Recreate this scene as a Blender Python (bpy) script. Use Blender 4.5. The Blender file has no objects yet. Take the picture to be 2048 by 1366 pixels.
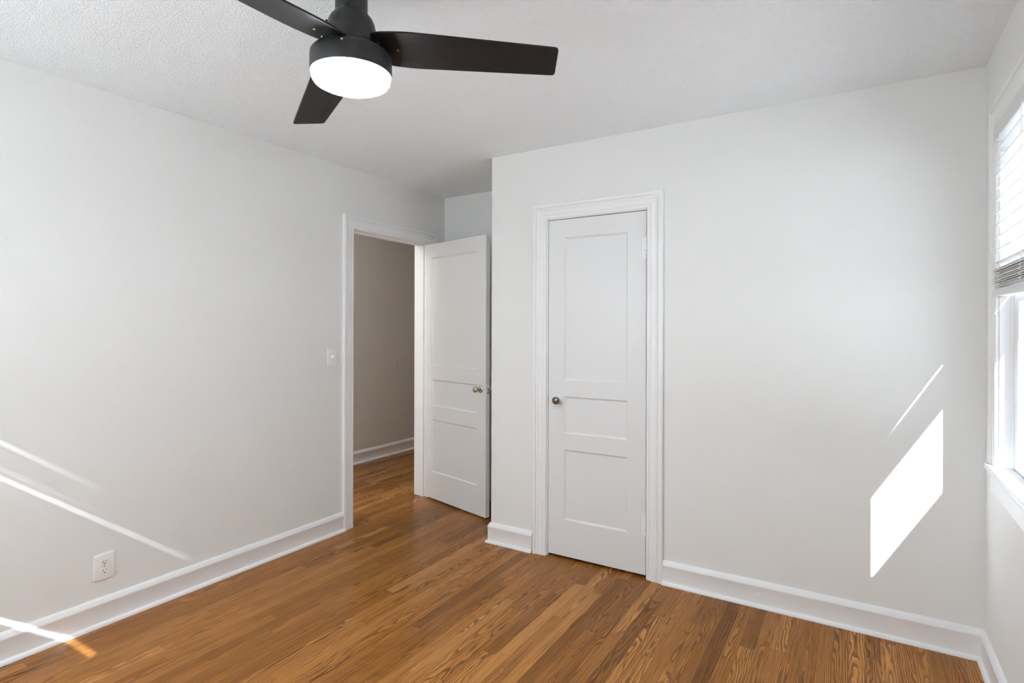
import bpy, bmesh, math, random
from mathutils import Vector, Matrix

random.seed(7)
scene = bpy.context.scene
COL = scene.collection

# ------------------------------------------------------------------ camera
F_PX, YAW, HORIZON, ROLL = 1131.22, 0.5503, 656.4, 0.0024
CAM = Vector((2.948, -2.998, 1.3585))
cd = bpy.data.cameras.new('camera')
cd.sensor_fit = 'HORIZONTAL'; cd.sensor_width = 36.0
cd.lens = F_PX / 2048 * 36.0
cd.shift_y = -(683 - HORIZON) / 2048
cd.clip_start = 0.02
cam = bpy.data.objects.new('camera', cd); COL.objects.link(cam)
fw = Vector((-math.sin(YAW), math.cos(YAW), 0)); rt = Vector((math.cos(YAW), math.sin(YAW), 0)); up = Vector((0, 0, 1))
cr, sr = math.cos(ROLL), math.sin(ROLL)
r2 = rt * cr + up * sr; u2 = up * cr - rt * sr
m = Matrix((r2, u2, -fw)).transposed().to_4x4(); m.translation = CAM
cam.matrix_world = m
scene.camera = cam

# ------------------------------------------------------------------ world, sun, exposure
SKY = 0.65
GLOW = 6.0
SUN = 20.0
LAMP = 72.0
HALL = 25.0
SUN_DIR = Vector((-0.606, 1.285, -1.0)).normalized()

world = bpy.data.worlds.new('sky'); scene.world = world; world.use_nodes = True
nt = world.node_tree; nt.nodes.clear()
wo = nt.nodes.new('ShaderNodeOutputWorld'); bg = nt.nodes.new('ShaderNodeBackground')
# hazy white sky, plus a bright lobe added towards the back windows as fill
tcw = nt.nodes.new('ShaderNodeTexCoord'); dt = nt.nodes.new('ShaderNodeVectorMath'); dt.operation = 'DOT_PRODUCT'
dt.inputs[1].default_value = Vector((-0.60, -0.75, 0.35)).normalized()
nt.links.new(tcw.outputs['Generated'], dt.inputs[0])
wm = []
for op, val in (('MAXIMUM', 0.0), ('POWER', 5.0), ('MULTIPLY', GLOW), ('ADD', SKY)):
    n_ = nt.nodes.new('ShaderNodeMath'); n_.operation = op; n_.inputs[1].default_value = val
    nt.links.new(wm[-1].outputs[0] if wm else dt.outputs['Value'], n_.inputs[0]); wm.append(n_)
bg.inputs['Color'].default_value = (0.89, 0.97, 1.065, 1)
nt.links.new(wm[-1].outputs[0], bg.inputs['Strength'])
nt.links.new(bg.outputs[0], wo.inputs[0])

sl = bpy.data.lights.new('sun', 'SUN'); sl.energy = SUN; sl.angle = math.radians(0.53); sl.color = (0.91, 0.98, 1.085)
sun = bpy.data.objects.new('sun', sl); COL.objects.link(sun)
sun.rotation_euler = SUN_DIR.to_track_quat('-Z', 'Y').to_euler(); sun.location = (8, -8, 6)


def portal(name, loc, rot, sx, sy):
    l = bpy.data.lights.new(name, 'AREA'); l.shape = 'RECTANGLE'; l.size = sx; l.size_y = sy
    l.cycles.is_portal = True
    o = bpy.data.objects.new(name, l); o.location = loc; o.rotation_euler = rot; COL.objects.link(o)


vs = scene.view_settings
vs.view_transform = 'Standard'; vs.look = 'None'; vs.gamma = 1.0; vs.use_curve_mapping = False
vs.exposure = 0.64
cy = scene.cycles
cy.use_denoising = True
cy.use_adaptive_sampling = True; cy.adaptive_threshold = 0.09; cy.adaptive_min_samples = 24
try:
    cy.denoiser = 'OPENIMAGEDENOISE'; cy.denoising_input_passes = 'RGB_ALBEDO_NORMAL'; cy.denoising_prefilter = 'ACCURATE'
except Exception:
    pass
cy.max_bounces = 12; cy.diffuse_bounces = 7; cy.glossy_bounces = 3; cy.transmission_bounces = 8; cy.transparent_max_bounces = 12
cy.sample_clamp_indirect = 6.0
cy.caustics_reflective = False; cy.caustics_refractive = False

# ------------------------------------------------------------------ dimensions (metres)
H = 2.44                     # ceiling
W = 3.392                    # window wall
A = 0.728                    # depth of the alcove behind the closet's front wall
CX = 0.957                   # left corner of the closet
YB = -3.70                   # wall behind the camera
T = 0.14                     # wall thickness
HX = -1.335                  # far wall of the hall
Y_END, Y_START = 2.7, -1.6   # ends of the hall


# ------------------------------------------------------------------ materials
def new_mat(name):
    mt = bpy.data.materials.new(name); mt.use_nodes = True
    t = mt.node_tree; t.nodes.clear()
    out = t.nodes.new('ShaderNodeOutputMaterial'); b = t.nodes.new('ShaderNodeBsdfPrincipled')
    t.links.new(b.outputs[0], out.inputs[0])
    return mt, t, b


def N(t, kind, **kw):
    n = t.nodes.new(kind)
    for k, v in kw.items():
        if k in n.inputs.keys():
            n.inputs[k].default_value = v
        else:
            setattr(n, k, v)
    return n


def paint(name, col, rough=0.5, spec=0.5, bump=0.0, scale=200.0, detail=3.0, dist=0.002, tone=0.0):
    mt, t, b = new_mat(name)
    b.inputs['Base Color'].default_value = (*col, 1); b.inputs['Roughness'].default_value = rough
    b.inputs['Specular IOR Level'].default_value = spec
    tc = N(t, 'ShaderNodeTexCoord')
    if bump:
        no = N(t, 'ShaderNodeTexNoise'); no.inputs['Scale'].default_value = scale; no.inputs['Detail'].default_value = detail
        t.links.new(tc.outputs['Object'], no.inputs['Vector'])
        bp = N(t, 'ShaderNodeBump'); bp.inputs['Strength'].default_value = bump; bp.inputs['Distance'].default_value = dist
        t.links.new(no.outputs['Fac'], bp.inputs['Height']); t.links.new(bp.outputs['Normal'], b.inputs['Normal'])
    if tone:
        n2 = N(t, 'ShaderNodeTexNoise'); n2.inputs['Scale'].default_value = 3.0
        t.links.new(tc.outputs['Object'], n2.inputs['Vector'])
        mx = N(t, 'ShaderNodeMix', data_type='RGBA')
        mx.inputs[6].default_value = (*[c * (1 - tone) for c in col], 1); mx.inputs[7].default_value = (*[min(1, c * (1 + tone)) for c in col], 1)
        t.links.new(n2.outputs['Fac'], mx.inputs[0]); t.links.new(mx.outputs[2], b.inputs['Base Color'])
    return mt


M_WALL = paint('wall_paint', (0.785, 0.785, 0.772), 0.55, 0.3, 0.25, 60, 4, 0.002, 0.01)
M_TRIM = paint('white_gloss_paint', (0.83, 0.833, 0.838), 0.38, 0.4, 0.10, 25, 3, 0.002)
M_DOOR = paint('white_door_paint', (0.75, 0.752, 0.755), 0.36, 0.4, 0.16, 45, 4, 0.0016)
M_HALL = paint('hall_paint', (0.66, 0.622, 0.57), 0.6, 0.3, 0.2, 60, 4, 0.002, 0.015)
M_PLASTIC = paint('white_plastic', (0.84, 0.84, 0.83), 0.3, 0.5)
M_SLOT = paint('dark_slot', (0.02, 0.02, 0.02), 0.6, 0.2)
M_BLACK = paint('black_metal', (0.026, 0.027, 0.029), 0.42, 0.5, 0.05, 300, 2, 0.0005)
M_BLADE_ARM = paint('gloss_black_metal', (0.012, 0.013, 0.016), 0.22, 0.6)
M_SCREEN = paint('navy_screen_frame', (0.012, 0.015, 0.03), 0.4, 0.5)
M_OUTSIDE = paint('outside_siding', (0.7, 0.7, 0.68), 0.7, 0.2, 0.1, 30)
M_GROUND = paint('outside_ground', (0.78, 0.78, 0.76), 0.9, 0.1, 0.4, 8, 4, 0.02, 0.15)


def metal(name, col, rough):
    mt, t, b = new_mat(name)
    b.inputs['Base Color'].default_value = (*col, 1); b.inputs['Metallic'].default_value = 1; b.inputs['Roughness'].default_value = rough
    tc = N(t, 'ShaderNodeTexCoord'); no = N(t, 'ShaderNodeTexNoise'); no.inputs['Scale'].default_value = 120
    t.links.new(tc.outputs['Object'], no.inputs['Vector'])
    mr = N(t, 'ShaderNodeMapRange'); mr.inputs[3].default_value = rough * 0.8; mr.inputs[4].default_value = rough * 1.3
    t.links.new(no.outputs['Fac'], mr.inputs[0]); t.links.new(mr.outputs[0], b.inputs['Roughness'])
    return mt


M_NICKEL = metal('polished_nickel', (0.62, 0.58, 0.50), 0.12)
M_BRONZE = metal('dark_pewter', (0.20, 0.18, 0.15), 0.28)
M_BRASS = metal('aged_brass', (0.30, 0.22, 0.13), 0.35)
M_SCREW = metal('silver_screw', (0.6, 0.6, 0.6), 0.25)


def popcorn():
    mt, t, b = new_mat('popcorn_ceiling')
    b.inputs['Base Color'].default_value = (0.905, 0.938, 0.965, 1); b.inputs['Roughness'].default_value = 0.8
    b.inputs['Specular IOR Level'].default_value = 0.2
    tc = N(t, 'ShaderNodeTexCoord')
    n1 = N(t, 'ShaderNodeTexNoise'); n1.inputs['Scale'].default_value = 150; n1.inputs['Detail'].default_value = 2.5; n1.inputs['Roughness'].default_value = 0.6
    v = N(t, 'ShaderNodeTexVoronoi'); v.inputs['Scale'].default_value = 110; v.feature = 'SMOOTH_F1'
    for n in (n1, v):
        t.links.new(tc.outputs['Object'], n.inputs['Vector'])
    mt_ = N(t, 'ShaderNodeMath', operation='SUBTRACT'); t.links.new(n1.outputs['Fac'], mt_.inputs[0])
    ml = N(t, 'ShaderNodeMath', operation='MULTIPLY'); ml.inputs[1].default_value = 0.55
    t.links.new(v.outputs['Distance'], ml.inputs[0]); t.links.new(ml.outputs[0], mt_.inputs[1])
    bp = N(t, 'ShaderNodeBump'); bp.inputs['Strength'].default_value = 0.80; bp.inputs['Distance'].default_value = 0.0065
    t.links.new(mt_.outputs[0], bp.inputs['Height']); t.links.new(bp.outputs['Normal'], b.inputs['Normal'])
    return mt


M_CEIL = popcorn()


def oak():
    """Strip oak: every board carries random numbers in the 'board' attribute; the grain is a slice through tilted growth rings."""
    mt, t, b = new_mat('stained_oak')
    L = t.links.new

    def math_(op, a, c=None, cl=False):
        n = t.nodes.new('ShaderNodeMath'); n.operation = op; n.use_clamp = cl
        for i, s in enumerate((a, c)):
            if s is None: continue
            if isinstance(s, (int, float)): n.inputs[i].default_value = s
            else: L(s, n.inputs[i])
        return n.outputs[0]

    at = N(t, 'ShaderNodeAttribute', attribute_name='board'); sp = N(t, 'ShaderNodeSeparateColor'); L(at.outputs['Color'], sp.inputs[0])
    R, G, B = sp.outputs; AL = at.outputs['Alpha']
    uv = N(t, 'ShaderNodeUVMap', uv_map='boards'); su = N(t, 'ShaderNodeSeparateXYZ'); L(uv.outputs[0], su.inputs[0])
    u, v = su.outputs[0], su.outputs[1]                         # across (m, centred), along (m)
    tc = N(t, 'ShaderNodeTexCoord')
    off = N(t, 'ShaderNodeCombineXYZ'); L(math_('MULTIPLY', G, 37.0), off.inputs[0]); L(math_('MULTIPLY', B, 53.0), off.inputs[1]); L(math_('MULTIPLY', R, 29.0), off.inputs[2])
    cv = N(t, 'ShaderNodeCombineXYZ'); L(u, cv.inputs[0]); L(v, cv.inputs[1])
    pv = N(t, 'ShaderNodeVectorMath', operation='ADD'); L(cv.outputs[0], pv.inputs[0]); L(off.outputs[0], pv.inputs[1])

    def noise(sx, sy, detail=3, rough=0.55):
        mp = N(t, 'ShaderNodeMapping'); mp.inputs['Scale'].default_value = (sx, sy, 1); L(pv.outputs[0], mp.inputs[0])
        n = N(t, 'ShaderNodeTexNoise'); n.inputs['Scale'].default_value = 1.0; n.inputs['Detail'].default_value = detail; n.inputs['Roughness'].default_value = rough
        L(mp.outputs[0], n.inputs['Vector']); return n.outputs['Fac']

    wob = noise(14, 2.6, 2); wob2 = noise(40, 7, 2)
    dx = math_('ADD', u, math_('MULTIPLY', math_('SUBTRACT', G, 0.5), 0.13))
    zz = math_('ADD', math_('MULTIPLY', math_('SUBTRACT', B, 0.5), 0.10), math_('MULTIPLY', v, math_('MULTIPLY', math_('SUBTRACT', AL, 0.5), 0.10)))
    zz = math_('ADD', zz, math_('MULTIPLY', math_('SUBTRACT', wob, 0.5), 0.045))
    r = math_('SQRT', math_('ADD', math_('MULTIPLY', dx, dx), math_('MULTIPLY', zz, zz)))
    r = math_('ADD', r, math_('MULTIPLY', math_('SUBTRACT', wob2, 0.5), 0.004))
    fr = math_('FRACT', math_('MULTIPLY', r, 165.0))
    ring = N(t, 'ShaderNodeValToRGB'); e = ring.color_ramp.elements
    e[0].position = 0.0; e[0].color = (0.25, 0.25, 0.25, 1); e[1].position = 1.0; e[1].color = (0, 0, 0, 1)
    for p, c in ((0.08, 1.0), (0.30, 0.9), (0.48, 0.35), (0.75, 0.08)):
        k = ring.color_ramp.elements.new(p); k.color = (c, c, c, 1)
    L(fr, ring.inputs[0])
    streak = noise(520, 9, 3, 0.6); streak2 = noise(170, 3.0, 3, 0.6); patch = noise(9, 1.6, 2)
    pores = math_('MULTIPLY', ring.outputs[0], math_('ADD', 0.25, math_('MULTIPLY', streak, 1.2)))
    pores = math_('MULTIPLY', pores, math_('ADD', 0.30, math_('MULTIPLY', patch, 1.1)), True)
    fl = noise(210, 4.0, 2, 0.5); fm = N(t, 'ShaderNodeMapRange'); fm.inputs[1].default_value = 0.52; fm.inputs[2].default_value = 0.66; fm.inputs[3].default_value = 0.0; fm.inputs[4].default_value = 0.62
    L(fl, fm.inputs[0]); pores = math_('MAXIMUM', pores, fm.outputs[0])
    # board tone
    base = N(t, 'ShaderNodeValToRGB'); be = base.color_ramp.elements
    be[0].position = 0.0; be[0].color = (0.20, 0.072, 0.014, 1); be[1].position = 1.0; be[1].color = (0.66, 0.30, 0.085, 1)
    k = be.new(0.35); k.color = (0.37, 0.142, 0.028, 1); k = be.new(0.7); k.color = (0.52, 0.215, 0.048, 1)
    tone = math_('ADD', R, math_('MULTIPLY', math_('SUBTRACT', streak2, 0.5), 0.85))
    tone = math_('ADD', tone, math_('MULTIPLY', math_('SUBTRACT', patch, 0.5), 0.45), True)
    L(tone, base.inputs[0])
    dark = N(t, 'ShaderNodeMix', data_type='RGBA'); dark.inputs[7].default_value = (0.050, 0.017, 0.006, 1)
    L(math_('MULTIPLY', pores, 0.92), dark.inputs[0]); L(base.outputs[0], dark.inputs[6])
    # seams between boards (UV2: 0..1 in both directions as distances in metres to the nearest edge)
    uv2 = N(t, 'ShaderNodeUVMap', uv_map='edges'); s2 = N(t, 'ShaderNodeSeparateXYZ'); L(uv2.outputs[0], s2.inputs[0])
    hw = math_('SUBTRACT', 0.0285, math_('ABSOLUTE', u)); ed = math_('MINIMUM', hw, math_('SUBTRACT', s2.outputs[1], math_('ABSOLUTE', s2.outputs[0])))
    seam = N(t, 'ShaderNodeMapRange'); seam.inputs[1].default_value = 0.0002; seam.inputs[2].default_value = 0.0014; seam.inputs[3].default_value = 0.55; seam.inputs[4].default_value = 0.0
    L(ed, seam.inputs[0])
    fin = N(t, 'ShaderNodeMix', data_type='RGBA'); fin.inputs[7].default_value = (0.045, 0.018, 0.007, 1)
    L(seam.outputs[0], fin.inputs[0]); L(dark.outputs[2], fin.inputs[6])
    L(fin.outputs[2], b.inputs['Base Color'])
    rg = N(t, 'ShaderNodeMapRange'); rg.inputs[3].default_value = 0.20; rg.inputs[4].default_value = 0.32; L(streak, rg.inputs[0]); L(rg.outputs[0], b.inputs['Roughness'])
    b.inputs['Specular IOR Level'].default_value = 0.16
    hgt = math_('SUBTRACT', math_('MULTIPLY', streak, 0.25), math_('ADD', math_('MULTIPLY', pores, 0.3), math_('MULTIPLY', seam.outputs[0], 1.5)))
    bp = N(t, 'ShaderNodeBump'); bp.inputs['Strength'].default_value = 0.22; bp.inputs['Distance'].default_value = 0.0012
    L(hgt, bp.inputs['Height']); L(bp.outputs['Normal'], b.inputs['Normal'])
    return mt


M_OAK = oak()


def blade_mat():
    mt, t, b = new_mat('black_wood_blade')
    tc = N(t, 'ShaderNodeTexCoord'); mp = N(t, 'ShaderNodeMapping'); mp.inputs['Scale'].default_value = (9, 420, 60)
    no = N(t, 'ShaderNodeTexNoise'); no.inputs['Scale'].default_value = 1; no.inputs['Detail'].default_value = 3
    t.links.new(tc.outputs['Object'], mp.inputs[0]); t.links.new(mp.outputs[0], no.inputs['Vector'])
    cr_ = N(t, 'ShaderNodeValToRGB'); cr_.color_ramp.elements[0].position = 0.3; cr_.color_ramp.elements[0].color = (0.007, 0.0066, 0.0068, 1)
    cr_.color_ramp.elements[1].position = 0.75; cr_.color_ramp.elements[1].color = (0.018, 0.0165, 0.0165, 1)
    t.links.new(no.outputs['Fac'], cr_.inputs[0]); t.links.new(cr_.outputs[0], b.inputs['Base Color'])
    b.inputs['Roughness'].default_value = 0.40; b.inputs['Specular IOR Level'].default_value = 0.32
    bp = N(t, 'ShaderNodeBump'); bp.inputs['Strength'].default_value = 0.25; bp.inputs['Distance'].default_value = 0.0006
    t.links.new(no.outputs['Fac'], bp.inputs['Height']); t.links.new(bp.outputs['Normal'], b.inputs['Normal'])
    return mt


M_BLADE = blade_mat()


def lens_mat():
    mt, t, b = new_mat('lit_opal_lens')
    b.inputs['Base Color'].default_value = (0.9, 0.9, 0.9, 1); b.inputs['Roughness'].default_value = 0.4
    b.inputs['Emission Color'].default_value = (0.93, 0.985, 1.055, 1); b.inputs['Emission Strength'].default_value = LAMP
    return mt


M_LENS = lens_mat()


def slat_mat(name, tr, c=0.86):
    mt, t, b = new_mat(name)
    out = [n for n in t.nodes if n.type == 'OUTPUT_MATERIAL'][0]
    b.inputs['Base Color'].default_value = (c, c, c * 0.99, 1); b.inputs['Roughness'].default_value = 0.4
    tl = N(t, 'ShaderNodeBsdfTranslucent'); tl.inputs['Color'].default_value = (0.86, 0.86, 0.84, 1)
    tc = N(t, 'ShaderNodeTexCoord'); no = N(t, 'ShaderNodeTexNoise'); no.inputs['Scale'].default_value = 80
    t.links.new(tc.outputs['Object'], no.inputs['Vector'])
    bp = N(t, 'ShaderNodeBump'); bp.inputs['Strength'].default_value = 0.05; t.links.new(no.outputs['Fac'], bp.inputs['Height']); t.links.new(bp.outputs['Normal'], b.inputs['Normal'])
    mx = N(t, 'ShaderNodeMixShader'); mx.inputs[0].default_value = tr
    t.links.new(b.outputs[0], mx.inputs[1]); t.links.new(tl.outputs[0], mx.inputs[2]); t.links.new(mx.outputs[0], out.inputs[0])
    return mt


M_SLAT = slat_mat('white_vinyl_slat', 0.03, 0.72)
M_SHEER = slat_mat('sheer_white_blind', 0.85)
M_DENSE = slat_mat('dense_white_blind', 0.20)


def glass_mat():
    mt, t, b = new_mat('window_glass')
    out = [n for n in t.nodes if n.type == 'OUTPUT_MATERIAL'][0]
    tr = N(t, 'ShaderNodeBsdfTransparent'); tr.inputs['Color'].default_value = (0.96, 0.97, 0.97, 1)
    gl = N(t, 'ShaderNodeBsdfGlossy'); gl.inputs['Roughness'].default_value = 0.0
    fr = N(t, 'ShaderNodeFresnel'); ge = N(t, 'ShaderNodeNewGeometry')
    io = N(t, 'ShaderNodeMapRange'); io.inputs[3].default_value = 1.45; io.inputs[4].default_value = 1 / 1.45      # both faces of the thin sheet
    t.links.new(ge.outputs['Backfacing'], io.inputs[0]); t.links.new(io.outputs[0], fr.inputs['IOR'])
    mx = N(t, 'ShaderNodeMixShader'); t.links.new(fr.outputs[0], mx.inputs[0]); t.links.new(tr.outputs[0], mx.inputs[1]); t.links.new(gl.outputs[0], mx.inputs[2])
    t.links.new(mx.outputs[0], out.inputs[0])
    return mt


M_GLASS = glass_mat()


# ------------------------------------------------------------------ mesh helpers
class MB:
    """Collects shapes into one mesh."""
    def __init__(self):
        self.bm = bmesh.new()

    def box(self, x0, x1, y0, y1, z0, z1, bevel=0.0, seg=2):
        b = bmesh.new()
        bmesh.ops.create_cube(b, size=1.0)
        for v in b.verts:
            v.co = Vector(((x0 + x1) / 2 + v.co.x * (x1 - x0), (y0 + y1) / 2 + v.co.y * (y1 - y0), (z0 + z1) / 2 + v.co.z * (z1 - z0)))
        if bevel:
            bmesh.ops.bevel(b, geom=b.edges[:], offset=bevel, segments=seg, affect='EDGES', profile=0.5)
        self.join(b); return self

    def join(self, b, mat=None):
        if mat is not None:
            bmesh.ops.transform(b, matrix=mat, verts=b.verts[:])
        me = bpy.data.meshes.new('tmp'); b.to_mesh(me); b.free(); self.bm.from_mesh(me); bpy.data.meshes.remove(me)

    def lathe(self, prof, seg=48, mat=None, cap=True):
        """prof: (radius, z) from one end to the other, turned about z."""
        b = bmesh.new(); rings = []
        for r, z in prof:
            if r < 1e-6:
                rings.append([b.verts.new((0, 0, z))])
            else:
                rings.append([b.verts.new((r * math.cos(2 * math.pi * i / seg), r * math.sin(2 * math.pi * i / seg), z)) for i in range(seg)])
        for p, q in zip(rings, rings[1:]):
            for i in range(seg):
                j = (i + 1) % seg
                if len(p) == 1 and len(q) == 1: continue
                if len(p) == 1: b.faces.new((p[0], q[i], q[j]))
                elif len(q) == 1: b.faces.new((p[i], q[0], p[j]))
                else: b.faces.new((p[i], q[i], q[j], p[j]))
        if cap:
            for rg in (rings[0], rings[-1]):
                if len(rg) > 1: b.faces.new(rg)
        bmesh.ops.recalc_face_normals(b, faces=b.faces[:])
        self.join(b, mat); return self

    def prism(self, pts, z0, z1, bevel=0.0, mat=None):
        b = bmesh.new()
        lo = [b.verts.new((x, y, z0)) for x, y in pts]; hi = [b.verts.new((x, y, z1)) for x, y in pts]
        n = len(pts)
        b.faces.new(lo[::-1]); b.faces.new(hi)
        for i in range(n):
            b.faces.new((lo[i], lo[(i + 1) % n], hi[(i + 1) % n], hi[i]))
        bmesh.ops.recalc_face_normals(b, faces=b.faces[:])
        if bevel:
            ee = [e for e in b.edges if abs(e.verts[0].co.z - e.verts[1].co.z) < 1e-7]
            bmesh.ops.bevel(b, geom=ee, offset=bevel, segments=2, affect='EDGES', profile=0.5)
        self.join(b, mat); return self

    def sweep(self, prof, frames, cap=True):
        """prof: list of (a, h); frames: list of (origin, axis_a, axis_h); sections joined in order."""
        b = bmesh.new(); secs = []
        for o, ea, eh in frames:
            o, ea, eh = Vector(o), Vector(ea), Vector(eh)
            secs.append([b.verts.new(o + ea * p[0] + eh * p[1]) for p in prof])
        n = len(prof)
        for s, q in zip(secs, secs[1:]):
            for i in range(n):
                j = (i + 1) % n
                b.faces.new((s[i], s[j], q[j], q[i]))
        if cap:
            b.faces.new(secs[0][::-1]); b.faces.new(secs[-1])
        bmesh.ops.recalc_face_normals(b, faces=b.faces[:])
        self.join(b); return self

    def build(self, name, mat, parent=None, smooth=False, loc=None, label=None):
        bm = self.bm
        me = bpy.data.meshes.new(name); bm.to_mesh(me); bm.free()
        me.materials.append(mat)
        if smooth:
            for p in me.polygons: p.use_smooth = True
            try:
                me.set_sharp_from_angle(angle=math.radians(35))
            except Exception:
                pass
        o = bpy.data.objects.new(name, me); COL.objects.link(o)
        if parent: o.parent = parent
        if loc is not None: o.location = loc
        if label: o['label'] = label
        return o


def empty(name, loc=(0, 0, 0), rot=(0, 0, 0)):
    o = bpy.data.objects.new(name, None); o.empty_display_size = 0.1
    o.location = loc; o.rotation_euler = rot; COL.objects.link(o); return o


def thing(o, label, cat, group=None):
    o['label'] = label; o['category'] = cat
    if group: o['group'] = group
    return o


def struct(o, label, cat):
    o['kind'] = 'structure'; o['label'] = label; o['category'] = cat
    return o


def copy_part(o, parent, loc=None):
    c = o.copy(); COL.objects.link(c); c.parent = parent
    if loc is not None: c.location = loc
    return c


def boxes_struct(name, rects, mat, label, cat):
    mb = MB()
    for r in rects: mb.box(*r)
    return struct(mb.build(name, mat), label, cat)


# ------------------------------------------------------------------ room shell
# entry opening in the left wall, closet opening, window openings
EY0, EY1, EZ = -0.270, 0.522, 2.030       # clear opening between the jambs, head height
JT = 0.02                                 # jamb thickness
boxes_struct('wall_left', [(-T, 0, YB - T, EY0 - JT, 0, H), (-T, 0, EY1 + JT, A + T, 0, H), (-T, 0, EY0 - JT, EY1 + JT, EZ + JT, H)], M_WALL,
             'white painted wall on the left with the open doorway to the hall', 'wall')
DX0, DX1, DZ = 1.361, 1.965, 2.004        # closet clear opening
boxes_struct('wall_closet', [(CX, DX0 - JT, 0, 0.11, 0, H), (DX1 + JT, W, 0, 0.11, 0, H), (DX0 - JT, DX1 + JT, 0, 0.11, DZ + JT, H), (CX, CX + 0.11, 0.11, A, 0, H)], M_WALL,
             'white painted wall holding the closed closet door', 'wall')
boxes_struct('wall_alcove', [(0, W, A, A + T, 0, H)], M_WALL, 'white wall at the back of the alcove behind the open door', 'wall')
# right wall with the window opening
WY0, WY1, WZ0, WZ1 = -1.145, -0.27, 0.82, 2.135
RX0, RX1, BZ0, BZ1 = 2.22, 2.95, 0.84, 2.27
boxes_struct('wall_right', [(W, W + T, YB - T, WY0, 0, H), (W, W + T, WY1, A + T, 0, H), (W, W + T, WY0, WY1, 0, WZ0), (W, W + T, WY0, WY1, WZ1, H)], M_WALL,
             'white wall on the right holding the window with blinds', 'wall')
# back wall (behind the camera) with its own window and openings for two added fill windows
BX0, BX1 = 0.15, 1.18
QX0, QX1 = 1.26, 2.02
boxes_struct('wall_back', [(0, BX0, YB - T, YB, 0, H), (BX1, QX0, YB - T, YB, 0, H), (QX1, RX0, YB - T, YB, 0, H), (RX1, W, YB - T, YB, 0, H)] + [q for a, b in ((BX0, BX1), (QX0, QX1), (RX0, RX1)) for q in ((a, b, YB - T, YB, 0, BZ0), (a, b, YB - T, YB, BZ1, H))], M_WALL,
             'white wall behind the viewpoint with a shuttered window', 'wall')
boxes_struct('wall_hall', [(HX - T, HX, Y_START, Y_END, 0, H), (HX - T, 0, Y_END, Y_END + T, 0, H), (HX - T, -T, Y_START - T, Y_START, 0, H), (-T, 0, A + T, Y_END, 0, H)], M_HALL,
             'taupe hall wall seen through the open doorway', 'wall')
boxes_struct('ceiling', [(HX - T, W + T, YB - T, Y_END + T, H, H + 0.12)], M_CEIL, 'white popcorn textured ceiling', 'ceiling')
boxes_struct('ground', [(-30, 40, -40, 30, -0.75, -0.65)], M_GROUND, 'pale ground outside the windows', 'ground')


def make_floor():
    bw = 0.057
    x = HX - T; verts, faces, board, uvs, eds = [], [], [], [], []
    rnd = random.Random(23)
    while x < W + T:
        y = YB - T - rnd.random() * 1.0
        tone_row = rnd.gauss(0, 0.05)
        while y < Y_END + T:
            ln = rnd.choice((0.45, 0.7, 0.9, 1.1, 1.4, 1.7)) * rnd.uniform(0.85, 1.15)
            y1 = y + ln; ya, yb = max(y, YB - T), min(y1, Y_END + T)
            if yb > ya + 0.01:
                i = len(verts); verts += [(x, ya, 0), (x + bw, ya, 0), (x + bw, yb, 0), (x, yb, 0)]; faces.append((i, i + 1, i + 2, i + 3))
                tone = min(1, max(0, rnd.gauss(0.52, 0.18) + tone_row)); g, b_, a_ = rnd.random(), rnd.random(), rnd.random()
                board.append((tone, g, b_, a_))
                c = (y + y1) / 2
                uvs.append([(-bw / 2, ya - c), (bw / 2, ya - c), (bw / 2, yb - c), (-bw / 2, yb - c)])
                eds.append([(ya - c, ln / 2), (ya - c, ln / 2), (yb - c, ln / 2), (yb - c, ln / 2)])
            y = y1
        x += bw
    # slab beneath the boards
    i = len(verts); X0, X1, Y0, Y1 = HX - T, W + T, YB - T, Y_END + T
    verts += [(X0, Y0, -0.001), (X1, Y0, -0.001), (X1, Y1, -0.001), (X0, Y1, -0.001), (X0, Y0, -0.08), (X1, Y0, -0.08), (X1, Y1, -0.08), (X0, Y1, -0.08)]
    slab = [(i, i + 1, i + 2, i + 3), (i + 7, i + 6, i + 5, i + 4), (i, i + 4, i + 5, i + 1), (i + 1, i + 5, i + 6, i + 2), (i + 2, i + 6, i + 7, i + 3), (i + 3, i + 7, i + 4, i)]
    me = bpy.data.meshes.new('floor'); me.from_pydata(verts, [], faces + slab)
    ca = me.attributes.new('board', 'FLOAT_COLOR', 'CORNER'); l1 = me.uv_layers.new(name='boards'); l2 = me.uv_layers.new(name='edges')
    for pi, p in enumerate(me.polygons):
        for k, li in enumerate(p.loop_indices):
            if pi < len(faces):
                ca.data[li].color = board[pi]; l1.data[li].uv = uvs[pi][k]; l2.data[li].uv = eds[pi][k]
            else:
                ca.data[li].color = (0.4, 0.3, 0.3, 0.5); l2.data[li].uv = (0, 1)
    me.materials.append(M_OAK)
    o = bpy.data.objects.new('floor', me); COL.objects.link(o)
    struct(o, 'glossy stained oak strip floor', 'floor')


make_floor()

# ------------------------------------------------------------------ baseboards (profile: a = out from wall, h = up)
BASE = [(0, 0), (0.030, 0), (0.0295, 0.006), (0.027, 0.012), (0.022, 0.0165), (0.016, 0.018), (0.016, 0.094), (0.0175, 0.097), (0.0175, 0.103), (0.0145, 0.108), (0.0125, 0.113), (0.0085, 0.121), (0.003, 0.126), (0, 0.126)]


def base_run(name, path, label):
    """path: list of (x, y, outward x, outward y); the outward vector is scaled so mitres work."""
    mb = MB(); mb.sweep(BASE, [((x, y, 0), (ox, oy, 0), (0, 0, 1)) for x, y, ox, oy in path])
    struct(mb.build(name, M_TRIM, smooth=True), label, 'baseboard')


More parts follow.
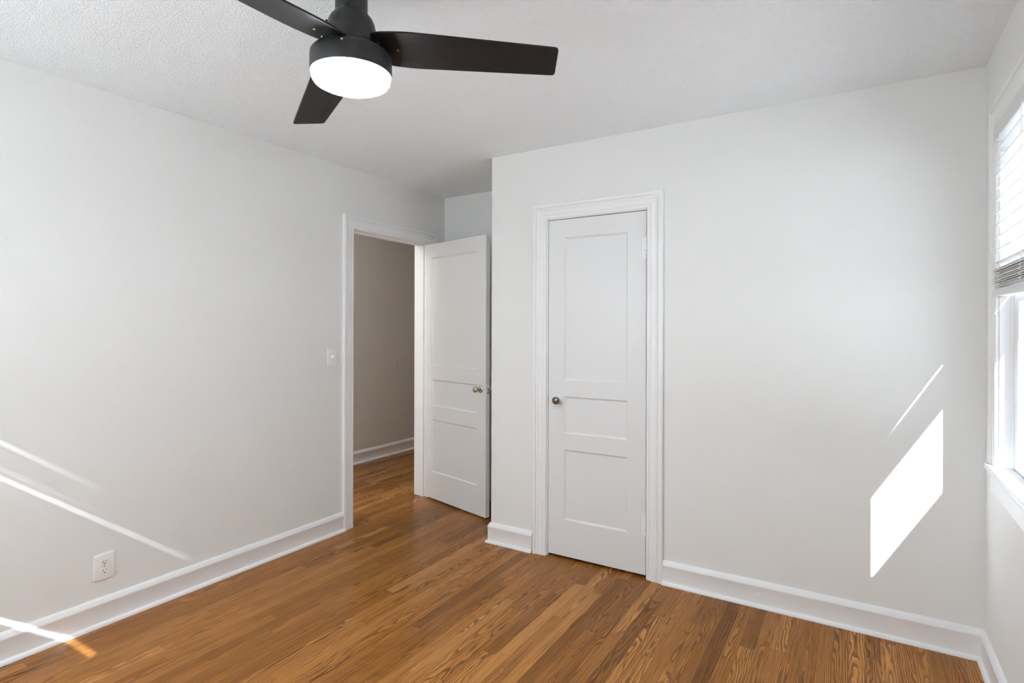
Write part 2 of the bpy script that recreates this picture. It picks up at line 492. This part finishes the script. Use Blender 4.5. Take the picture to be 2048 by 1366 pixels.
CW = 0.088                                # casing width
base_run('baseboard_left', [(0, YB, 1, 0), (0, EY0 - CW - 0.003, 1, 0)], 'white baseboard along the left wall under the outlet')
base_run('baseboard_closet_side', [(CX, A, -1, 0), (CX, 0, -1, -1), (DX0 - CW - 0.012, 0, 0, -1)], 'short white baseboard wrapping the closet corner')
base_run('baseboard_closet', [(DX1 + CW + 0.006, 0, 0, -1), (W, 0, -1, -1), (W, YB, -1, 0)], 'long white baseboard running right from the closet door into the corner')
base_run('baseboard_alcove', [(0, EY1 + CW + 0.006, 1, 0), (0, A, 1, -1), (CX, A, -1, -1)], 'white baseboard behind the open door')
base_run('baseboard_hall', [(HX, Y_START, 1, 0), (HX, Y_END, 1, 0)], 'white baseboard on the taupe hall wall')
base_run('baseboard_back', [(0, YB, 0, 1), (W, YB, 0, 1)], 'white baseboard of the wall behind the viewpoint')

# ------------------------------------------------------------------ door casings (profile: a = away from the opening, h = out from wall)
CAS = [(0, 0), (0, 0.011), (0.004, 0.014), (0.012, 0.014), (0.014, 0.012), (0.018, 0.012), (0.022, 0.0150), (0.028, 0.0165), (0.048, 0.0150), (0.052, 0.0185),
       (0.058, 0.0195), (0.062, 0.0140), (0.066, 0.0140), (0.069, 0.022), (0.084, 0.022), (CW, 0.019), (CW, 0)]


def casing(mb, p0, p1, ztop, axis, wall, out, z0=0.0):
    """U of casing round an opening from p0 to p1 along axis ('x' or 'y'); out = outward direction; mitred corners."""
    def P(c, z):
        return (c, wall, z) if axis == 'x' else (wall, c, z)
    ax = Vector((1, 0, 0)) if axis == 'x' else Vector((0, 1, 0)); ov = Vector(out)
    mb.sweep(CAS, [(P(p0, z0), -ax, ov), (P(p0, ztop), -ax + Vector((0, 0, 1)), ov), (P(p1, ztop), ax + Vector((0, 0, 1)), ov), (P(p1, z0), ax, ov)])


def door_frame(name, p0, p1, ztop, axis, wall, out, depth, stop0, stop1, label, both=False):
    mb = MB(); rv = 0.006
    casing(mb, p0 - rv, p1 + rv, ztop + rv, axis, wall, out)
    sg = -1 if sum(out) > 0 else 1
    back = wall + sg * depth
    if both:
        casing(mb, p0 - rv, p1 + rv, ztop + rv, axis, back, tuple(-c for c in out))

    def bx(c0, c1, w0, w1, z0, z1):
        w0, w1 = min(w0, w1), max(w0, w1)
        if axis == 'x': mb.box(c0, c1, w0, w1, z0, z1, 0.0015, 1)
        else: mb.box(w0, w1, c0, c1, z0, z1, 0.0015, 1)
    bx(p0 - JT, p0, wall, back, 0, ztop + JT); bx(p1, p1 + JT, wall, back, 0, ztop + JT); bx(p0, p1, wall, back, ztop, ztop + JT)
    s0, s1 = wall + sg * stop0, wall + sg * stop1
    bx(p0, p0 + 0.012, s0, s1, 0, ztop); bx(p1 - 0.012, p1, s0, s1, 0, ztop); bx(p0 + 0.012, p1 - 0.012, s0, s1, ztop - 0.012, ztop)
    return struct(mb.build(name, M_TRIM, smooth=False), label, 'door frame')


fr_e = door_frame('trim_1', EY0, EY1, EZ, 'y', 0.0, (1, 0, 0), T, 0.042, 0.075, 'white moulded casing and jamb around the open hall doorway', True)
fr_c = door_frame('trim_2', DX0, DX1, DZ, 'x', 0.0, (0, -1, 0), 0.11, 0.042, 0.075, 'white moulded casing around the closed closet door')
mb = MB(); mb.box(-0.030, -0.004, EY0 - 0.001, EY0 + 0.0016, 0.895, 0.955, 0.0005, 1)
mb.build('strike_plate', M_BRASS, fr_e, label='small brass strike plate in the jamb')


# ------------------------------------------------------------------ panel doors
def panel_door(w, h, t, panels, depth=0.009, bev=0.010):
    """Door slab in local coordinates: x 0..w, y 0 (front) .. t (back), z 0..h, with recessed panels on both faces."""
    b = bmesh.new()
    xs = sorted({0.0, w} | {p[0] for p in panels} | {p[1] for p in panels}); zs = sorted({0.0, h} | {p[2] for p in panels} | {p[3] for p in panels})
    vc = {}

    def V(x, y, z):
        k = (round(x, 5), round(y, 5), round(z, 5))
        if k not in vc: vc[k] = b.verts.new((x, y, z))
        return vc[k]
    for yf, sgn in ((0.0, 1), (t, -1)):
        for xa, xb in zip(xs, xs[1:]):
            for za, zb in zip(zs, zs[1:]):
                hole = any(p[0] <= xa + 1e-6 and xb - 1e-6 <= p[1] and p[2] <= za + 1e-6 and zb - 1e-6 <= p[3] for p in panels)
                if not hole:
                    b.faces.new((V(xa, yf, za), V(xb, yf, za), V(xb, yf, zb), V(xa, yf, zb)))
        for x0, x1, z0, z1 in panels:
            loops = []
            for ins, dp in ((0.0, 0.0), (0.0015, 0.003), (bev, depth)):
                ya = yf + sgn * dp
                loops.append([V(x0 + ins, ya, z0 + ins), V(x1 - ins, ya, z0 + ins), V(x1 - ins, ya, z1 - ins), V(x0 + ins, ya, z1 - ins)])
            # outer ring may carry extra grid verts: fine, faces simply share corners
            for p, q in zip(loops, loops[1:]):
                for i in range(4):
                    j = (i + 1) % 4
                    b.faces.new((p[i], p[j], q[j], q[i]))
            b.faces.new(loops[-1])
    for xa, xb in zip(xs, xs[1:]):
        for z in (0.0, h):
            b.faces.new((V(xa, 0, z), V(xb, 0, z), V(xb, t, z), V(xa, t, z)))
    for za, zb in zip(zs, zs[1:]):
        for x in (0.0, w):
            b.faces.new((V(x, 0, za), V(x, 0, zb), V(x, t, zb), V(x, t, za)))
    bmesh.ops.recalc_face_normals(b, faces=b.faces[:])
    mb = MB(); mb.join(b); return mb


ROT_FRONT = Matrix.Rotation(math.radians(90), 4, 'X')      # lathe axis z -> -y


def knob_parts(parent, x, y, z, sgn, mats, r=0.0235, rose=0.027, proj=0.058):
    """sgn = +1: the knob stands out towards -y of the door's own axes."""
    R = Matrix.Translation((x, y, z)) @ (ROT_FRONT if sgn > 0 else Matrix.Rotation(math.radians(-90), 4, 'X'))
    k = MB(); k.lathe([(0, 0), (0.008, 0), (0.008, proj * .35), (0.010, proj * .45), (r * .75, proj * .58), (r * .97, proj * .68), (r, proj * .78), (r * .93, proj * .89), (r * .7, proj * .965), (r * .35, proj * .995), (0, proj)], 36, R)
    kb = k.build('knob', mats[0], parent, True)
    q = MB(); q.lathe([(0, 0), (rose, 0), (rose, 0.002), (rose * .93, 0.005), (rose * .7, 0.008), (rose * .5, 0.010), (rose * .42, 0.015), (0, 0.015)], 36, R)
    q.build('rosette', mats[1], kb, True)
    return kb


def hinge(parent, x, y, z, h=0.115):
    mb = MB(); r = 0.0065; n = 5; s = h / n
    for i in range(n):
        mb.lathe([(0, i * s + .0006), (r, i * s + .0006), (r, (i + 1) * s - .0006), (0, (i + 1) * s - .0006)], 20, Matrix.Translation((x, y, z)))
    for zz, d in ((0, -1), (h, 1)):
        mb.lathe([(0, 0), (r * .55, 0), (r * .95, d * .004), (r * .8, d * .008), (0, d * .0105)], 20, Matrix.Translation((x, y, z + zz)))
    mb.box(x - 0.020, x - 0.004, y + 0.004, y + 0.0075, z, z + h)
    mb.build('hinge', M_TRIM, parent, True)


# closet door: flush inside its frame
door_c = empty('door_2', (DX0 + 0.003, 0.004, 0.017))
struct(door_c, 'closed white three panel closet door with a dark knob', 'door')
cw, ch = DX1 - DX0 - 0.007, 1.983
x0 = 1.467 - DX0 - 0.003; x1 = 1.856 - DX0 - 0.003; zb = 0.017
panel_door(cw, ch, 0.034, [(x0, x1, 0.230 - zb, 0.645 - zb), (x0, x1, 0.740 - zb, 0.958 - zb), (x0, x1, 1.052 - zb, 1.893 - zb)]).build('door_leaf', M_DOOR, door_c)
kb = knob_parts(door_c, 1.436 - DX0 - 0.003, 0.0, 0.935 - zb, 1, (M_BRONZE, M_TRIM), 0.0225, 0.029, 0.060)
kb['label'] = 'dark pewter round knob'
hinge(door_c, cw + 0.0015, -0.010, 1.738 - zb); hinge(door_c, cw + 0.0015, -0.010, 0.236 - zb)
mb = MB(); mb.box(-0.004, -0.0005, 0.0005, 0.018, 0.92 - zb, 0.955 - zb); mb.build('latch', M_BRASS, door_c)

# entry door: opened about 75 degrees into the room, hall face towards the camera
ang = math.atan2(0.317 - 0.507, 0.698 + 0.013)
door_e = empty('door_1', (-0.013, 0.507, 0.014), (0, 0, ang))
struct(door_e, 'open white three panel door with a bright nickel knob', 'door')
ew, eh = 0.737, 2.008; eb = 0.014
panel_door(ew, eh, 0.034, [(0.080, 0.636, 0.223 - eb, 0.637 - eb), (0.080, 0.636, 0.744 - eb, 0.952 - eb), (0.080, 0.636, 1.060 - eb, 1.913 - eb)]).build('door_leaf', M_DOOR, door_e)
k1 = knob_parts(door_e, 0.678, 0.0, 0.922 - eb, 1, (M_NICKEL, M_NICKEL), 0.0225, 0.027, 0.062)
k1['label'] = 'polished nickel knob'
knob_parts(door_e, 0.678, 0.034, 0.922 - eb, -1, (M_NICKEL, M_NICKEL), 0.0225, 0.027, 0.062)
mb = MB(); mb.box(ew - 0.0005, ew + 0.0012, 0.006, 0.028, 0.872 - eb, 0.970 - eb, 0.0005, 1)
lk = mb.build('lock_plate', M_TRIM, door_e, label='white painted lock plate in the door edge')
mb = MB(); mb.box(ew + 0.001, ew + 0.010, 0.010, 0.024, 0.914 - eb, 0.932 - eb, 0.002, 2); mb.box(ew + 0.001, ew + 0.003, 0.009, 0.025, 0.888 - eb, 0.908 - eb, 0.0005, 1)
mb.build('latch_bolt', M_NICKEL, lk, label='nickel latch bolt')
for hz in (0.22, 1.72):
    mb = MB()
    for i in range(5):
        mb.lathe([(0, i * .02), (.006, i * .02), (.006, i * .02 + .019), (0, i * .02 + .019)], 16, Matrix.Translation((-0.008, 0.040, hz)))
    mb.build('hinge', M_TRIM, door_e, True)

# ------------------------------------------------------------------ window on the right wall
win = empty('window_1', (W, (WY0 + WY1) / 2, WZ0))
struct(win, 'white double hung window with moulded casing on the right wall', 'window')
WO = Vector((W, (WY0 + WY1) / 2, WZ0))


class LMB(MB):
    """MB whose boxes are given in world axes and stored relative to an origin."""
    def __init__(self, o):
        super().__init__(); self.o = Vector(o)

    def build(self, *a, **k):
        bmesh.ops.translate(self.bm, verts=self.bm.verts[:], vec=-self.o)
        return super().build(*a, **k)


JY0, JY1, SZ, HZ = -1.125, -0.285, 0.849, 2.112          # inner faces of the jambs, stool top, head
mb = LMB(WO)
mb.box(W - 0.002, W + 0.138, JY1, WY1 + 0.0, SZ - 0.02, HZ + 0.02); mb.box(W - 0.002, W + 0.138, WY0, JY0, SZ - 0.02, HZ + 0.02); mb.box(W - 0.002, W + 0.138, JY0, JY1, HZ, HZ + 0.02)
mb.box(W + 0.02, W + 0.17, JY0 - 0.03, JY1 + 0.03, SZ - 0.045, SZ - 0.004)                      # outside sill
for ya, yb in ((JY1 - 0.006, JY1), (JY0, JY0 + 0.006)):
    mb.box(W + 0.028, W + 0.038, ya, yb, SZ, HZ, 0.001, 1)                                      # inner stop
    mb.box(W + 0.0715, W + 0.0755, ya, yb, SZ, HZ)                                              # parting bead
mb.build('window_frame', M_TRIM, win)
mb = LMB(WO)
casing(mb, JY0, JY1 + 0.010, HZ, 'y', W, (-1, 0, 0), SZ)
mb.build('casing', M_TRIM, win)
mb = LMB(WO)                                                                                     # stool with rounded nose
mb.box(3.359, W + 0.04, JY0 - 0.112, JY1 + 0.10, SZ - 0.026, SZ, 0.007, 3)
mb.build('sill', M_TRIM, win, True)
mb = LMB(WO)
mb.box(W - 0.018, W, JY0 - 0.092, JY1 + 0.08, SZ - 0.105, SZ - 0.026, 0.003, 2); mb.box(W - 0.023, W, JY0 - 0.092, JY1 + 0.08, SZ - 0.042, SZ - 0.026, 0.004, 2)
mb.build('apron', M_TRIM, win)


def sash(x0, x1, z0, z1, stile, bot, top, name):
    mb = LMB(WO); g = 0.004
    ya, yb = JY0 + 0.001, JY1 - 0.001
    mb.box(x0, x1, ya, ya + stile, z0, z1, 0.002, 1); mb.box(x0, x1, yb - stile, yb, z0, z1, 0.002, 1)
    mb.box(x0, x1, ya + stile, yb - stile, z0, z0 + bot, 0.002, 1); mb.box(x0, x1, ya + stile, yb - stile, z1 - top, z1, 0.002, 1)
    s = mb.build(name, M_TRIM, win)
    mb = LMB(WO); xm = (x0 + x1) / 2 + 0.004
    mb.box(xm - 0.002, xm + 0.002, ya + stile - 0.003, yb - stile + 0.003, z0 + bot - 0.003, z1 - top + 0.003)
    mb.build('pane', M_GLASS, s)
    return s


sash(W + 0.038, W + 0.070, SZ + 0.001, 1.501, 0.060, 0.043, 0.042, 'lower_sash')
sash(W + 0.076, W + 0.108, 1.457, HZ - 0.001, 0.060, 0.042, 0.05, 'upper_sash')
mb = LMB(WO)                                                                                     # half insect screen frame outside
xa, xb = W + 0.110, W + 0.122; ya, yb = JY0 + 0.002, JY1 - 0.002; w_ = 0.03
mb.box(xa, xb, ya, ya + w_, SZ + 0.002, 1.47); mb.box(xa, xb, yb - w_, yb, SZ + 0.002, 1.47); mb.box(xa, xb, ya + w_, yb - w_, SZ + 0.002, SZ + 0.03); mb.box(xa, xb, ya + w_, yb - w_, 1.45, 1.47)
mb.box(W + 0.0705, W + 0.109, yb - 0.001, yb + 0.002, SZ + 0.002, 1.455)
mb.build('screen_frame', M_SCREEN, win, label='dark insect screen frame outside the lower sash')

# ------------------------------------------------------------------ raised white blind in that window
BO = Vector((W + 0.002, (JY0 + JY1) / 2, 1.480))
blind = thing(empty('window_blind', BO), 'white slatted blind raised halfway up the right hand window', 'blind')
ya, yb = JY0 + 0.006, JY1 - 0.006
mb = LMB(BO); mb.box(3.372, 3.422, ya, yb, 2.052, 2.106, 0.003, 2)
for yy in (ya + 0.0, yb - 0.022):
    mb.box(3.3705, 3.424, yy, yy + 0.022, 2.048, 2.110, 0.001, 1)
mb.build('headrail', M_SLAT, blind)


def slat_shape(mb, zc, tilt, xc=3.397, wd=0.050, y0=None, y1=None, sag=0.0):
    n = 6; pts = []
    for i in range(n + 1):
        s = -1 + 2 * i / n
        pts.append((s * wd / 2, 0.0022 * (1 - s * s)))
    prof = [(a, h + 0.0013) for a, h in pts] + [(a, h - 0.0013) for a, h in reversed(pts)]
    ca, sa = math.cos(tilt), math.sin(tilt)
    mb.sweep(prof, [((xc, y, zc), (ca, 0, sa), (-sa, 0, ca)) for y in (y0, y1)])


mb = LMB(BO)
NS = 10
for i in range(NS):
    slat_shape(mb, 1.598 + 0.0455 * i, math.radians(-6), y0=ya + 0.004, y1=yb - 0.004)
mb.build('hanging_slats', M_SLAT, blind)
mb = LMB(BO); rz = random.Random(5)
for i in range(14):
    slat_shape(mb, 1.5115 + 0.0050 * i, math.radians(rz.uniform(-2.5, 2.5)), xc=3.394 + rz.uniform(-.004, .003), y0=ya + 0.004 + rz.uniform(0, .006), y1=yb - 0.004 - rz.uniform(0, .006))
mb.build('stacked_slats', M_SLAT, blind)
mb = LMB(BO)
RP = [(3.366, 0.004), (3.370, 0), (3.412, 0), (3.416, 0.004), (3.416, 0.022), (3.412, 0.026), (3.370, 0.026), (3.366, 0.022)]
mb.sweep(RP, [((0, yb - 0.003, 1.480), (1, 0, 0), (0, 0, 1)), ((0, ya + 0.003, 1.466), (1, 0, 0), (0, 0, 1))])
mb.build('bottom_rail', M_SLAT, blind)
for yy in (yb - 0.10, (ya + yb) / 2, ya + 0.10):
    mb = LMB(BO)
    for xx in (3.3705, 3.4235):
        mb.box(xx - 0.0007, xx + 0.0007, yy - 0.001, yy + 0.001, 1.500, 2.06)
    for i in range(NS):
        mb.box(3.3705, 3.4235, yy - 0.0006, yy + 0.0006, 1.5962 + 0.0455 * i - 0.0006, 1.5962 + 0.0455 * i + 0.0002)
    for i in range(5):
        mb.box(3.3655, 3.3715, yy - 0.006, yy + 0.006, 1.514 + i * 0.014, 1.520 + i * 0.014, 0.0015, 1)
    mb.build('ladder_cord', M_PLASTIC, blind)

# ------------------------------------------------------------------ windows behind the camera, blinds closed; the last two added as fill light
def shaded_window(name, loc, rz, w, z0, z1, gaps, label, cloth):
    """Local axes: x along the wall, y into the room, z up from the floor; origin at the middle of the opening on the wall face."""
    e = empty(name, loc, (0, 0, rz)); struct(e, label, 'window')
    a, b_ = -w / 2, w / 2
    mb = MB()
    mb.box(a, a + 0.02, -0.138, 0, z0, z1); mb.box(b_ - 0.02, b_, -0.138, 0, z0, z1); mb.box(a + 0.02, b_ - 0.02, -0.138, 0, z1 - 0.012, z1); mb.box(a + 0.02, b_ - 0.02, -0.138, 0, z0, z0 + 0.02)
    casing(mb, a + 0.02, b_ - 0.02, z1 - 0.012, 'x', 0, (0, 1, 0), z0)
    mb.build('window_frame', M_TRIM, e)
    mb = MB(); mb.box(a - 0.09, b_ + 0.09, -0.02, 0.045, z0 - 0.026, z0, 0.006, 2); mb.build('sill', M_TRIM, e)
    mb = MB(); mb.box(a + 0.02, b_ - 0.02, -0.10, -0.096, z0 + 0.02, z1 - 0.012); mb.build('pane', M_GLASS, e)
    mb = MB(); lo = [(z0 + 0.021, z0 + 0.021)]; hi = []                 # gaps: (height, opening at the left end, opening at the right end)
    for gz, gl, gr in sorted(gaps):
        hi.append((gz - gl / 2, gz - gr / 2)); lo.append((gz + gl / 2, gz + gr / 2))
    hi.append((z1 - 0.013, z1 - 0.013))
    for (pl, pr), (ql, qr) in zip(lo, hi):
        n = max(1, round((ql - pl) / 0.046))
        for i in range(n):
            f0, f1 = i / n, (i + 1) / n; ov = 0.003 if i else 0; yo = -0.030 - (i % 2) * 0.0012
            al, ar = pl + (ql - pl) * f0 - ov, pr + (qr - pr) * f0 - ov; bl, br = pl + (ql - pl) * f1, pr + (qr - pr) * f1
            mb.prism([(a + 0.021, al), (b_ - 0.021, ar), (b_ - 0.021, br), (a + 0.021, bl)], 0, 0.0011, 0, Matrix(((1, 0, 0, 0), (0, 0, 1, yo), (0, 1, 0, 0), (0, 0, 0, 1))))
    mb.build('closed_blind', cloth, e)


shaded_window('window_2', ((BX0 + BX1) / 2, YB, 0), 0, BX1 - BX0, BZ0, BZ1, [(1.418, 0.016, 0.012), (1.992, 0.010, 0.0022), (2.030, 0.005, 0.0), (2.136, 0.012, -0.0034), (1.955, 0.004, -0.0005)],
              'window with a closed sheer blind behind the viewpoint', M_SHEER)
shaded_window('added_window_4', ((QX0 + QX1) / 2, YB, 0), 0, QX1 - QX0, BZ0, BZ1, [], 'unseen middle window added behind the viewpoint for fill light, with a closed sheer blind', M_SHEER)  # unseen window added so its glowing blind brightens the room
shaded_window('added_window_3', ((RX0 + RX1) / 2, YB, 0), 0, RX1 - RX0, BZ0, BZ1, [], 'unseen window added behind the viewpoint for fill light, with a closed dense blind', M_DENSE)  # another added window, a weaker fill from behind the camera
portal('daylight_back', ((BX0 + BX1) / 2, YB - T - 0.03, (BZ0 + BZ1) / 2), (math.radians(90), 0, 0), BX1 - BX0, BZ1 - BZ0)
portal('daylight_back', ((QX0 + RX1) / 2, YB - T - 0.03, (BZ0 + BZ1) / 2), (math.radians(90), 0, 0), RX1 - QX0, BZ1 - BZ0)

portal('daylight_right', (W + T + 0.03, (JY0 + JY1) / 2, (SZ + HZ) / 2), (0, math.radians(90), 0), HZ - SZ + 0.1, JY1 - JY0 + 0.1)

hl = bpy.data.lights.new('hall_fill', 'POINT'); hl.energy = HALL; hl.shadow_soft_size = 0.14; hl.color = (0.96, 0.99, 1.0)
ho = bpy.data.objects.new('hall_fill', hl); ho.location = (-0.45, -1.35, 2.26); COL.objects.link(ho)  # unseen fill light added to brighten the hall, no fixture

# ------------------------------------------------------------------ ceiling fan
HUB = Vector((1.6962, -1.8485, H))
fan = thing(empty('ceiling_fan', HUB), 'black three blade ceiling fan with a round lit white lens', 'ceiling fan')
Z = lambda z: z - H
mb = MB(); mb.lathe([(0, 0), (0.062, 0), (0.066, -0.006), (0.066, -0.045), (0.060, -0.058), (0.0465, -0.066), (0.0455, -0.07), (0.0455, -0.182), (0, -0.182)], 64)
mb.build('downrod', M_BLACK, fan, True)
mb = MB(); mb.lathe([(0, Z(2.2645)), (0.0475, Z(2.2645)), (0.049, Z(2.2615)), (0.057, Z(2.2505)), (0.0572, Z(2.249)), (0.0592, Z(2.249)), (0.0655, Z(2.236)), (0.069, Z(2.220)), (0.070, Z(2.200)), (0.070, Z(2.146)), (0, Z(2.146))], 64)
hub = mb.build('motor_hub', M_BLACK, fan, True)
mb = MB(); sa = math.radians(236)
mb.box(-0.0025, 0.0025, -0.003, 0.003, -0.013, 0.013)
bmesh.ops.transform(mb.bm, matrix=Matrix.Translation((0.0685 * math.cos(sa), 0.0685 * math.sin(sa), Z(2.220))) @ Matrix.Rotation(sa + math.pi / 2, 4, 'Z'), verts=mb.bm.verts[:])
mb.build('hub_slot', M_SLOT, hub)
mb = MB(); mb.lathe([(0, Z(2.151)), (0.098, Z(2.151)), (0.108, Z(2.1485)), (0.1135, Z(2.142)), (0.1148, Z(2.134)), (0.1148, Z(2.0905)), (0.1138, Z(2.087)), (0.1108, Z(2.087)), (0, Z(2.090))], 96)
hs = mb.build('light_housing', M_BLACK, fan, True)
mb = MB(); mb.lathe([(0.1100, Z(2.089)), (0.1100, Z(2.078)), (0.1088, Z(2.072)), (0.1045, Z(2.0655)), (0.095, Z(2.0605)), (0.078, Z(2.0575)), (0.05, Z(2.056)), (0, Z(2.055))], 96, cap=False)
mb.build('lens', M_LENS, hs, True, label='glowing white opal lens')
for a in (215, 305, 65):
    mb = MB(); aa = math.radians(a)
    mb.lathe([(0, -0.001), (0.0035, 0), (0.003, 0.002), (0, 0.0025)], 16, Matrix.Rotation(aa, 4, 'Z') @ Matrix.Translation((0.1146, 0, Z(2.135))) @ Matrix.Rotation(math.radians(90), 4, 'Y'))
    mb.build('housing_screw', M_SCREW, hs, True)


def round_poly(pts, rads, n=6):
    out = []
    m_ = len(pts)
    for i, (p, r) in enumerate(zip(pts, rads)):
        p = Vector(p); a = Vector(pts[i - 1]); c = Vector(pts[(i + 1) % m_])
        if r <= 0: out.append(tuple(p)); continue
        da, dc = (a - p).normalized(), (c - p).normalized()
        p0, p2 = p + da * r, p + dc * r
        for k in range(n + 1):
            s = k / n; out.append(tuple(p0 * (1 - s) ** 2 + p * 2 * s * (1 - s) + p2 * s * s))
    return out


BR, BZ_, TH0, PITCH, DROOP = 0.5952, 2.1717, 0.5692, -0.2122, 0.0643
for k in range(3):
    mb = MB()
    hc = lambda r: (0.1498 + (0.1165 - 0.1498) * (r - 0.17) / (BR - 0.17)) / 2
    out = round_poly([(0.066, -0.063), (0.105, -0.0695), (0.17, -hc(0.17)), (BR, -hc(BR)), (BR, hc(BR)), (0.17, hc(0.17)), (0.105, 0.0695), (0.070, 0.052), (0.058, 0.0)],
                     [0.006, 0.02, 0.03, 0.013, 0.013, 0.03, 0.015, 0.01, 0.02])
    mb.prism(out, -0.003, 0.003, 0.0012)
    blade = mb.build('blade', M_BLADE, fan)
    blade.matrix_local = Matrix.Translation((0, 0, Z(BZ_))) @ Matrix.Rotation(TH0 + k * 2 * math.pi / 3, 4, 'Z') @ Matrix.Rotation(DROOP, 4, 'Y') @ Matrix.Rotation(PITCH, 4, 'X')      # clockwise edge up, tip down
    mb = MB()
    mb.prism(round_poly([(0.050, -0.026), (0.10, -0.045), (0.150, -0.048), (0.158, 0.0), (0.150, 0.048), (0.10, 0.045), (0.050, 0.026)], [0.004, 0.02, 0.012, 0.05, 0.012, 0.02, 0.004]), 0.0032, 0.0085, 0.001)
    mb.build('blade_arm', M_BLADE_ARM, blade)
    for sx, sy in ((0.0835, -0.026), (0.1337, -0.002), (0.0842, 0.012)):
        mb = MB()
        zt = -0.003
        mb.lathe([(0, zt - 0.003), (0.0022, zt - 0.0027), (0.0042, zt - 0.0012), (0.0045, zt), (0, zt)], 16, Matrix.Translation((sx, sy, 0)))
        mb.build('screw', M_SCREW, blade, True)

# ------------------------------------------------------------------ small wall fittings
# duplex outlet on the left wall
OY, OZ = -1.766, 0.264
out_ = thing(empty('power_outlet', (0, OY, OZ)), 'white duplex power outlet on the left wall above the baseboard', 'outlet')
mb = MB(); mb.box(0, 0.007, -0.041, 0.041, -0.0585, 0.0585, 0.0028, 3); mb.build('cover_plate', M_PLASTIC, out_, True)
for zc in (0.0195, -0.0195):
    mb = MB()
    pts = []
    for i in range(48):
        a = 2 * math.pi * i / 48; pts.append((0.0172 * math.cos(a), max(-0.0135, min(0.0135, 0.0172 * math.sin(a)))))
    TR = Matrix(((0, 0, 1, 0.0), (1, 0, 0, 0.0), (0, 1, 0, zc), (0, 0, 0, 1)))
    mb.prism(pts, 0.0065, 0.0088, 0.0006, TR)
    sk = mb.build('socket', M_PLASTIC, out_)
    mb = MB()
    mb.box(0.0084, 0.0090, -0.0074, -0.0054, zc - 0.0005, zc + 0.0080); mb.box(0.0084, 0.0090, 0.0054, 0.0070, zc + 0.0005, zc + 0.0072)
    mb.lathe([(0, 0), (0.0026, 0), (0.0026, 0.0006), (0, 0.0006)], 16, Matrix.Translation((0.0084, 0, zc - 0.0068)) @ Matrix.Rotation(math.radians(90), 4, 'Y'))
    mb.build('slots', M_SLOT, sk, label='dark socket slots')
mb = MB(); mb.lathe([(0, 0), (0.003, 0), (0.0025, 0.0012), (0, 0.0014)], 16, Matrix.Translation((0.007, 0, 0)) @ Matrix.Rotation(math.radians(90), 4, 'Y')); mb.build('screw', M_SCREW, out_, True)

# rotary light switch beside the doorway
sw = thing(empty('light_switch', (0, -0.455, 1.166)), 'white light switch plate with a round knob beside the open doorway', 'light switch')
mb = MB(); mb.box(0, 0.007, -0.0365, 0.0365, -0.0585, 0.0585, 0.0028, 3); mb.build('cover_plate', M_PLASTIC, sw, True)
mb = MB(); mb.lathe([(0, 0), (0.0125, 0), (0.0122, 0.004), (0.0105, 0.012), (0.0095, 0.0165), (0, 0.0175)], 32, Matrix.Translation((0.0068, 0.002, 0)) @ Matrix.Rotation(math.radians(90), 4, 'Y')); mb.build('knob', M_PLASTIC, sw, True)
for zc in (0.030, -0.030):
    mb = MB(); mb.lathe([(0, 0), (0.003, 0), (0.0025, 0.001), (0, 0.0012)], 16, Matrix.Translation((0.007, 0, zc)) @ Matrix.Rotation(math.radians(90), 4, 'Y')); mb.build('screw', M_PLASTIC, sw, True)

# painted-over screw in the right hand baseboard
scw = thing(empty('baseboard_screw', (2.532, -0.016, 0.056)), 'painted over round screw fixing in the baseboard below the sunlit wall', 'screw')
mb = MB(); mb.lathe([(0, 0), (0.0145, 0), (0.0145, 0.0015), (0.012, 0.003), (0.0105, 0.003), (0.0095, 0.0012), (0, 0.0012)], 32, ROT_FRONT); mb.build('washer', M_TRIM, scw, True)
mb = MB(); mb.lathe([(0, 0.001), (0.0068, 0.001), (0.006, 0.0035), (0.0025, 0.0045), (0.0025, 0.0025), (0, 0.0025)], 24, ROT_FRONT); mb.build('screw_head', M_TRIM, scw, True)
